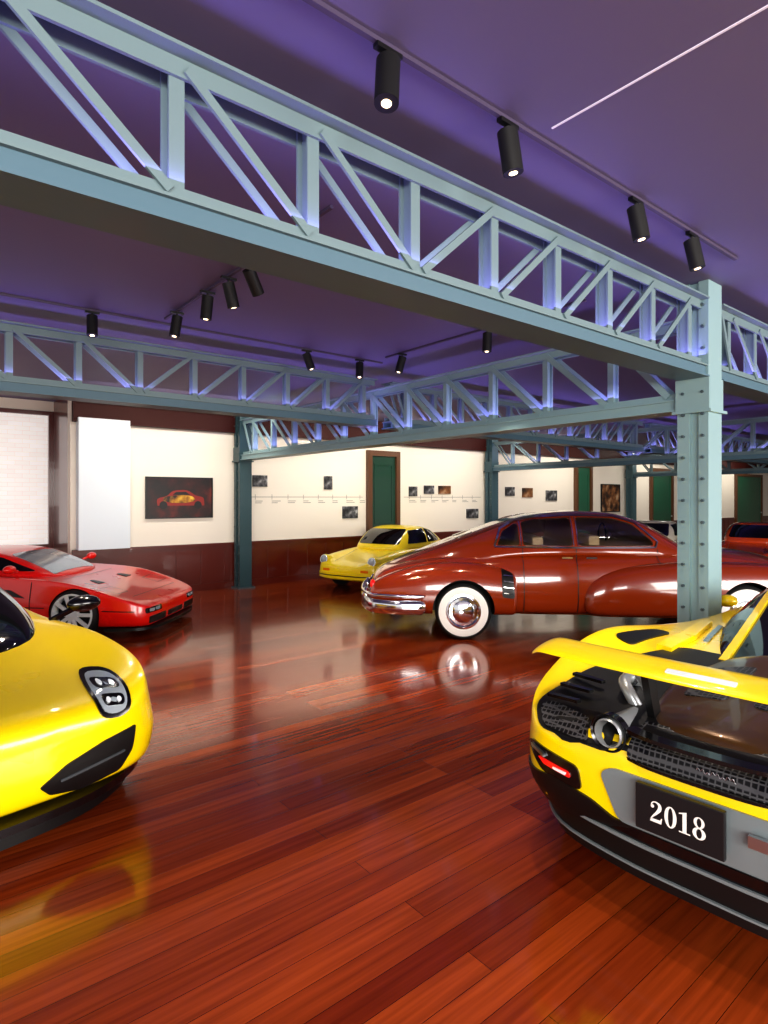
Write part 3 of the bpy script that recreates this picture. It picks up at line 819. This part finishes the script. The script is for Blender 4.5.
# ------------------------------------------------------------------ red wedge car
def wedge():
    t = thing('sports_car', 'red wedge sports car with silver multi-spoke wheels by the window', 'car', (2.87, 7.99, 0), R(-42))
    t.scale = (.95, .95, .95)
    st = [(0.0, .58, .14, .70, .25, .67, .35, .40, .375, .38),
          (.08, .76, .12, .86, .27, .83, .40, .5, .42, .42),
          (.22, .83, .12, .925, .30, .895, .46, .56, .465, .465),
          (.5, .86, .12, .95, .34, .92, .555, .6, .535, .53),
          (.95, .88, .12, .965, .40, .93, .70, .65, .645, .63),
          (1.45, .88, .12, .965, .44, .92, .74, .65, .73, .73),
          (2.2, .88, .12, .95, .48, .92, .77, .62, .79, .79),
          (3.2, .90, .13, .985, .54, .95, .87, .62, .88, .88),
          (3.9, .90, .16, .985, .56, .96, .89, .62, .89, .89),
          (4.36, .84, .26, .92, .55, .92, .85, .6, .86, .86)]
    cut = arch_cutter([(-.92, .70, 1.3, .325, .30), (-3.43, .6, 1.3, .36, .34)])
    body, bv = realize(ring_loft(body_rings(st, -1), {4: .55, 3: .4, 1: .4}), 'body', [m_red, m_black], t, 3, cut, 50); kill(cut)
    cs = [(1.35, .62, .70, .50, .74), (1.75, .74, .76, .54, .91), (2.15, .78, .78, .56, 1.05), (2.5, .78, .80, .56, 1.085), (2.9, .76, .84, .54, 1.08), (3.5, .70, .86, .46, 1.0), (4.1, .6, .86, .4, .9)]
    cab, cb = realize(ring_loft(cab_rings(cs, -1), {4: .5}), 'cabin', [m_red], t, 2)
    patch(cb, rnd([(-1.45, -.50), (-1.45, .50), (-2.08, .46), (-2.08, -.46)], .06), 'T', 'windshield', m_glass3, t, .008)
    for sg, md in ((1, 'L'), (-1, 'R')):
        patch(cb, rnd([(-1.62, .80), (-2.12, .98), (-2.7, 1.0), (-2.85, .86)], .05), md, 'side_window', m_glass, t, .008)
        P2 = lambda l: [(sg*a, c) for a, c in l]
        patch(bv, rnd(P2([(.44, .295), (.80, .295), (.80, .36), (.44, .36)]), .02), 'F', 'front_lamp', m_gloss, t, .008)
        patch(bv, rnd(P2([(.50, .310), (.60, .310), (.60, .347), (.50, .347)]), .01), 'F', 'indicator', m_lampgrey, t, .014)
        patch(bv, rnd(P2([(.64, .310), (.74, .310), (.74, .347), (.64, .347)]), .01), 'F', 'fog_lamp', m_lampgrey, t, .014)
        patch(bv, rnd(P2([(.32, .16), (.74, .16), (.74, .25), (.32, .25)]), .02), 'F', 'air_intake', m_black, t, .008)
        patch(bv, rnd([(-1.55, .50), (-2.1, .56), (-2.1, .62), (-1.75, .60)], .02), md, 'side_duct', m_black, t, .007)
        seam([bv], [('T', [(-.46, sg*.46), (-.46, sg*.74), (-.70, sg*.74), (-.70, sg*.46), (-.46, sg*.46)])], 'headlight_seam', m_black, t, .008, .003)
        patch(bv, rnd([(-.86, sg*.30), (-.86, sg*.46), (-1.02, sg*.40), (-1.02, sg*.32)], .02), 'T', 'hood_duct', m_black, t, .006)
        seam([bv], [(md, [(-1.5, .16), (-1.48, .70)]), (md, [(-2.65, .16), (-2.7, .78)]), (md, [(-1.30, .38), (-3.0, .40)]), (md, [(-.16, .33), (-.56, .345)])], 'panel_seam', m_black, t, .012)
        wheel(t, -.92, sg*.875, .305, .24, .26, 'spoke', 10)
        wheel(t, -3.43, sg*.84, .335, .30, .25, 'spoke', 10)
        MB().ball((-1.75, sg*.96, .86), (.06, .10, .055)).bar((-1.78, sg*.76, .82), (-1.76, sg*.92, .85), .025, .025).build('mirror', m_red, t, True)
        MB().bx(-4.3, -3.95, sg*.90-.02, sg*.90+.02, .84, 1.08).build('wing_support', m_red, t, bevel=.008)
    MB().bx(-4.36, -4.02, -.92, .92, 1.06, 1.10).build('rear_wing', m_red, t, bevel=.012)
    patch(bv, rnd([(-.24, .17), (.24, .17), (.24, .24), (-.24, .24)], .02), 'F', 'center_intake', m_black, t, .008)
    plan = spline([(-.55, -.91), (-.3, -.88), (-.08, -.79), (.02, -.5), (.05, 0), (.02, .5), (-.08, .79), (-.3, .88), (-.55, .91)], 5)
    band(plan, .08, .12, .14, 'front_spoiler', m_black, t)
    seam([bv], [('T', [(-.30, -.66), (-.30, .66)]), ('T', [(-1.25, -.62), (-1.25, .62)])], 'hood_seam', m_black, t, .008)
wedge()

# ------------------------------------------------------------------ maroon fastback saloon, x=0 at the tail, +x forward; tail at left in the view
def saloon():
    t = thing('vintage_car', 'maroon 1940s fastback saloon with whitewall tyres in the middle', 'car', (4.97, 6.41, 0), R(-42))
    st = [(0.0, .45, .36, .58, .52, .50, .64, .28, .68, .69),
          (.15, .62, .30, .72, .55, .66, .76, .36, .80, .80),
          (.55, .70, .27, .80, .60, .74, .86, .44, .90, .92),
          (1.15, .74, .26, .86, .62, .80, .95, .46, 1.02, 1.05),
          (1.7, .80, .25, .92, .62, .86, 1.0, .5, 1.06, 1.08),
          (2.3, .82, .25, .95, .62, .89, 1.02, .5, 1.06, 1.08),
          (3.0, .82, .25, .95, .62, .89, 1.02, .5, 1.06, 1.08),
          (3.7, .80, .25, .92, .62, .84, 1.0, .46, 1.08, 1.11),
          (4.3, .72, .26, .84, .62, .74, .96, .40, 1.04, 1.08),
          (5.0, .64, .30, .74, .6, .62, .88, .32, .97, 1.0),
          (5.4, .50, .34, .60, .55, .48, .74, .25, .80, .83),
          (5.56, .34, .40, .42, .52, .34, .62, .18, .66, .67)]
    cut = arch_cutter([(1.15, .60, 1.4, .365, .35), (4.40, .60, 1.4, .365, .35)])
    body, bv = realize(ring_loft(body_rings(st, 1)), 'body', [m_maroon, m_black], t, 2, cut)
    cs = [(.15, .42, .66, .26, .80), (.5, .56, .76, .34, .94), (.92, .66, .86, .42, 1.10), (1.32, .76, .94, .50, 1.25), (1.68, .82, 1.0, .56, 1.38), (2.1, .85, 1.02, .60, 1.485), (2.6, .86, 1.02, .62, 1.525),
          (3.05, .85, 1.02, .61, 1.51), (3.4, .82, 1.02, .57, 1.40), (3.72, .76, 1.02, .52, 1.20), (3.95, .66, 1.0, .44, 1.08)]
    cab, cb = realize(ring_loft(cab_rings(cs, 1)), 'cabin', [m_maroon, m_interior], t, 2)
    WQ = rnd([(1.58, 1.105), (1.65, 1.27), (1.80, 1.36), (1.84, 1.36), (1.84, 1.105)], .03)
    WR = rnd([(1.885, 1.105), (1.885, 1.38), (2.02, 1.415), (2.46, 1.44), (2.46, 1.105)], .04)
    WF = rnd([(2.53, 1.105), (2.53, 1.44), (2.95, 1.435), (3.20, 1.365), (3.43, 1.15), (3.41, 1.105)], .05)
    kc = prism_cutter([WQ, WR, WF], -1.3, 1.3); cut_more(cab, kc); kill(kc)
    def fender(sts, sg, nm):
        rings = []
        for (s, yc, hw, z0, z1) in sts:
            zm = z0+(z1-z0)*.55
            rings.append([(s, sg*(yc+a*hw), z) for a, z in ((-1, z0), (.8, z0), (1, z0+.25*(z1-z0)), (1.0, zm), (.75, z0+(z1-z0)*.88), (.1, z1), (-1, z1-.02))])
        return realize(ring_loft(rings), nm, [m_maroon, m_black], t, 2, cut)
    # seats and steering wheel seen through the glass
    MB().bx(2.02, 2.16, -.62, .62, 1.06, 1.20).build('rear_seat', m_tan, t, bevel=.04)
    MB().bx(2.70, 2.84, -.62, .62, 1.06, 1.22).build('front_seat', m_tan, t, bevel=.04)
    b = MB(); b.lathe([(.17, -.012), (.185, 0), (.17, .012), (.155, 0), (.17, -.012)], 28, 'x', (3.16, .36, 1.16)); b.build('steering_wheel', m_black, t, True)
    for sg, md in ((1, 'L'), (-1, 'R')):
        fo, fb = fender([(.0, .62, .12, .38, .60), (.10, .70, .17, .33, .70), (.4, .77, .20, .28, .83), (.8, .79, .225, .27, .92), (1.2, .79, .235, .27, .93), (1.55, .79, .23, .27, .89), (1.72, .80, .22, .27, .84), (1.80, .80, .18, .28, .78)], sg, 'rear_fender')
        ro, rb = fender([(2.55, .84, .12, .32, .62), (2.68, .86, .15, .28, .78), (3.05, .86, .185, .27, .90), (3.7, .84, .215, .27, .95), (4.4, .82, .225, .27, .94), (5.0, .76, .22, .28, .90), (5.4, .70, .19, .34, .80), (5.55, .66, .12, .42, .66)], sg, 'front_fender')
        patch(cb, WQ, md, 'quarter_window', m_clear, t, .006)
        patch(cb, WR, md, 'rear_window', m_clear, t, .006)
        patch(cb, WF, md, 'front_window', m_clear, t, .006)
        patch(cb, rnd([(sg*.05, 1.14), (sg*.56, 1.12), (sg*.52, 1.34), (sg*.05, 1.40)], .04), 'F', 'windshield', m_glass2, t, .01)
        patch(cb, rnd([(sg*.04, .0-.1), (sg*.36, -.1), (sg*.32, .1), (sg*.04, .12)], .04), (180, 40), 'back_window', m_glass2, t, .01, .05, (1.2, 0, 1.2))
        lines = [(md, [(1.545, 1.09), (1.63, 1.295), (1.81, 1.392), (2.05, 1.44), (2.5, 1.46), (3.0, 1.45), (3.24, 1.375), (3.48, 1.15), (3.44, 1.085), (1.545, 1.085)])]
        seam([cb], lines, 'window_trim', m_chrome, t, .020, .014)
        seam([cb], [(md, [(2.47, 1.105), (2.47, 1.44)]), (md, [(2.52, 1.105), (2.52, 1.44)]), (md, [(1.862, 1.105), (1.862, 1.38)])], 'pillar_trim', m_chrome, t, .012, .014)
        seam([bv, cb, fb, rb], [(md, [(1.87, .3), (1.87, 1.09)]), (md, [(2.495, .3), (2.495, 1.08)]), (md, [(3.46, .9), (3.46, 1.07)])], 'door_seam', m_black, t, .01, .004)
        seam([bv, fb, rb], [(md, [(1.84, .31), (4.0, .31)])], 'sill_trim', m_chrome, t, .022, .01)
        p = patch([fb], rnd([(1.60, .52), (1.74, .50), (1.73, .78), (1.60, .84)], .03), md, 'air_scoop', m_black, t, .01, .03)
        for k in range(4):
            seam([fb], [(md, [(1.615, .57+.065*k), (1.73, .555+.065*k)])], 'scoop_bar', m_chrome, p, .010, .018)
        MB().bar((2.30, sg*.955, .98), (2.42, sg*.965, .98), .02, .02).build('door_handle', m_chrome, t)
        MB().bar((2.58, sg*.955, .98), (2.70, sg*.965, .98), .02, .02).build('door_handle', m_chrome, t)
        b = MB(); b.ball((.06, sg*.72, .62), (.035, .045, .06)); b.build('tail_lamp', m_redlamp, t, True)
        b = MB(); b.lathe([(.001, .045), (.05, .042), (.088, .02), (.10, 0), (.10, -.12)], 28, 'x'); hl = b.build('headlight', m_lamp, t, True); hl.location = (5.54, sg*.66, .64)
        MB().lathe([(.088, .02), (.108, .026), (.114, -.01), (.104, -.02)], 28, 'x').build('headlight_ring', m_chrome, hl, True)
        wheel(t, 1.15, sg*.87, .335, .19, .215, 'whitewall')
        wheel(t, 4.40, sg*.87, .335, .19, .215, 'whitewall')
    kill(cut)
    plan = spline([(.70, -1.03), (.32, -1.01), (.06, -.88), (-.06, -.55), (-.10, -.28), (-.11, 0), (-.10, .28), (-.06, .55), (.06, .88), (.32, 1.01), (.70, 1.03)], 6)
    round_band(plan, .39, .085, .035, 'rear_bumper', m_chrome, t)
    round_band([Vector((p.x-.005, p.y)) for p in plan], .52, .022, .022, 'bumper_rail', m_chrome, t)
    for yy in (-.62, -.25, .25, .62): MB().ball((-.08 if abs(yy) < .5 else -.03, yy, .44), (.045, .05, .14)).build('bumper_guard', m_chrome, t, True)
    patch(bv, rnd([(-.42, .50), (.42, .50), (.38, .60), (-.38, .60)], .03), 'B', 'rear_grille', m_dkmetal, t, .01)
    plan = [(5.2, -.92), (5.5, -.84), (5.64, -.5), (5.68, 0), (5.64, .5), (5.5, .84), (5.2, .92)]
    round_band(spline(plan, 5), .41, .06, .03, 'front_bumper', m_chrome, t)
    b = MB(); b.lathe([(.001, .05), (.06, .045), (.09, .015), (.09, -.06)], 26, 'x', (5.56, 0, .62)); b.build('center_headlight', m_lamp, t, True)
saloon()

# ------------------------------------------------------------------ small rear-engined coupes
def coupe(label, loc, rz, paint, win=m_glass, sc=1.0):
    t = thing('vintage_car', label, 'car', loc, rz); t.scale = (sc, sc, sc)
    st = [(0.0, .54, .27, .64, .40, .58, .53, .25, .51, .51), (.08, .66, .22, .76, .42, .72, .69, .36, .56, .55), (.30, .70, .20, .78, .45, .755, .82, .46, .63, .60),
          (.9, .70, .19, .80, .48, .765, .85, .46, .73, .72), (1.3, .70, .19, .79, .50, .75, .86, .5, .82, .82), (2.0, .70, .19, .79, .52, .75, .86, .5, .88, .88),
          (2.9, .70, .19, .82, .54, .77, .88, .5, .9, .9), (3.4, .70, .21, .82, .54, .76, .85, .48, .86, .86), (3.85, .60, .28, .70, .50, .62, .72, .38, .74, .74), (4.14, .42, .34, .5, .48, .42, .58, .2, .6, .6)]
    cut = arch_cutter([(-.82, .5, 1.2, .335, .315), (-3.05, .5, 1.2, .335, .315)])
    body, bv = realize(ring_loft(body_rings(st, -1), {5: .5}), 'body', [paint, m_black], t, 2, cut); kill(cut)
    cs = [(1.15, .58, .80, .45, .84), (1.42, .70, .84, .54, 1.10), (1.70, .73, .86, .56, 1.29), (2.15, .73, .86, .56, 1.335), (2.7, .70, .86, .52, 1.27), (3.2, .60, .86, .42, 1.09), (3.8, .42, .76, .28, .80)]
    cab, cb = realize(ring_loft(cab_rings(cs, -1)), 'cabin', [paint], t, 2)
    patch(cb, rnd([(-.54, .92), (.54, .92), (.48, 1.24), (-.48, 1.24)], .06), 'F', 'windshield', win, t, .01)
    for sg, md in ((1, 'L'), (-1, 'R')):
        patch(cb, rnd([(-1.46, .93), (-1.66, 1.21), (-2.25, 1.25), (-2.25, .93)], .04), md, 'door_window', win, t, .01)
        patch(cb, rnd([(-2.32, .93), (-2.32, 1.245), (-2.65, 1.18), (-3.0, .98), (-2.95, .93)], .05), md, 'quarter_window', win, t, .01)
        b = MB(); b.lathe([(.001, .020), (.06, .016), (.082, .002), (.086, -.16)], 28, 'x'); h = b.build('headlight', m_lampgrey, t, True); h.location = (-.09, sg*.62, .645); h.rotation_euler = (0, R(-10), 0)
        MB().lathe([(.080, .006), (.096, .006), (.098, -.004), (.084, -.006)], 28, 'x').build('headlight_ring', m_chrome, h, True)
        MB().lathe([(.096, .0), (.108, -.02), (.120, -.18)], 28, 'x').build('headlight_shell', paint, h, True)
        patch(bv, rnd([(sg*.40, .42), (sg*.58, .42), (sg*.58, .47), (sg*.40, .47)], .015), 'F', 'indicator', m_amber, t, .01)
        seam([bv], [(md, [(-1.28, .25), (-1.32, .80)]), (md, [(-2.28, .25), (-2.28, .86)])], 'door_seam', m_black, t, .01)
        wheel(t, -.82, sg*.69, .31, .19, .20, 'spoke', 5)
        wheel(t, -3.05, sg*.69, .31, .19, .20, 'spoke', 5)
    plan = spline([(-.4, -.82), (-.12, -.77), (.03, -.5), (.07, -.2), (.075, 0), (.07, .2), (.03, .5), (-.12, .77), (-.4, .82)], 5)
    band(plan, .28, .39, .05, 'front_bumper', paint, t)
    band([Vector((p.x+.004, p.y)) for p in plan], .33, .35, .01, 'bumper_strip', m_black, t)
    seam([bv], [('T', [(-.2, -.40), (-1.15, -.50)]), ('T', [(-.2, .40), (-1.15, .5)])], 'hood_seam', m_black, t, .008)
    return t
coupe('small pale yellow classic coupe with round headlights by the back wall', (6.18, 8.78, 0), R(198), m_yellow2, sc=.86)
coupe('cream classic car glimpsed over the hood of the maroon saloon', (12.7, 6.85, 0), R(195), m_cream, sc=.86)
coupe('orange-red car at right edge behind the maroon saloon', (13.9, 5.1, 0), R(192), m_orange, sc=.85)

# ------------------------------------------------------------------ lights
def area(loc, tgt, sx, sy, e, col):
    ld = bpy.data.lights.new('area', 'AREA'); ld.shape = 'RECTANGLE'; ld.size = sx; ld.size_y = sy; ld.energy = e; ld.color = col
    o = bpy.data.objects.new('area_light', ld); COL.objects.link(o); o.location = loc
    d = Vector(tgt)-Vector(loc); o.rotation_euler = d.to_track_quat('-Z', 'Y').to_euler(); return o
for x in (3.7, 7.5, 11, 15, 20, 27):
    area((x, 9.2, 3.25), (x, 10.6, 1.3), 3.0, .15, 32, (1, .94, .83))  # wall-wash lamps added to brighten the back wall, no fixtures modelled
pur = (.42, .31, 1.0)
for (x, y, z, sx, rz) in ((1.9, 2.15, 2.80, 6, 0), (8.4, 2.15, 2.80, 6, 0), (1.9, 6.3, 2.80, 6, 0), (8.4, 6.3, 2.80, 6, 0), (15, 6.3, 2.80, 6, 0), (5, 6.3, 2.58, 7.6, PI/2), (12, 6.3, 2.58, 7.6, PI/2)):
    o = area((x, y, z), (x, y, z+1), sx, .18, 17, pur); o.rotation_euler = (PI, 0, rz)
area((-2.5, -4.5, 2.6), (3, 4, .3), 7, 2.6, 700, (1, .96, .90))  # fill lamp added behind the camera, standing for window daylight
area((6, -4.5, 2.6), (5, 4, .5), 6, 2.6, 520, (1, .95, .88))  # second added fill lamp, out of view on the right
w = bpy.data.worlds.new('World'); scene.world = w; w.use_nodes = True
bg = w.node_tree.nodes['Background']; bg.inputs['Color'].default_value = (1, .98, .98, 1); bg.inputs['Strength'].default_value = .6

# ------------------------------------------------------------------ camera
cd = bpy.data.cameras.new('Camera'); cam = bpy.data.objects.new('Camera', cd); COL.objects.link(cam)
cd.sensor_fit = 'AUTO'; cd.sensor_width = 36; cd.lens = 600/1024*36; cd.shift_y = -14/1024; cd.clip_start = .05
cam.location = (0, 0, 1.68)
ang = math.atan2(.778, .628)
cam.rotation_euler = (PI/2, 0, ang-PI/2)
scene.camera = cam
scene.view_settings.view_transform = 'Standard'
try:
    scene.view_settings.look = 'Medium High Contrast'
except Exception as e:
    print('look not set', e)
scene.view_settings.exposure = 0.36
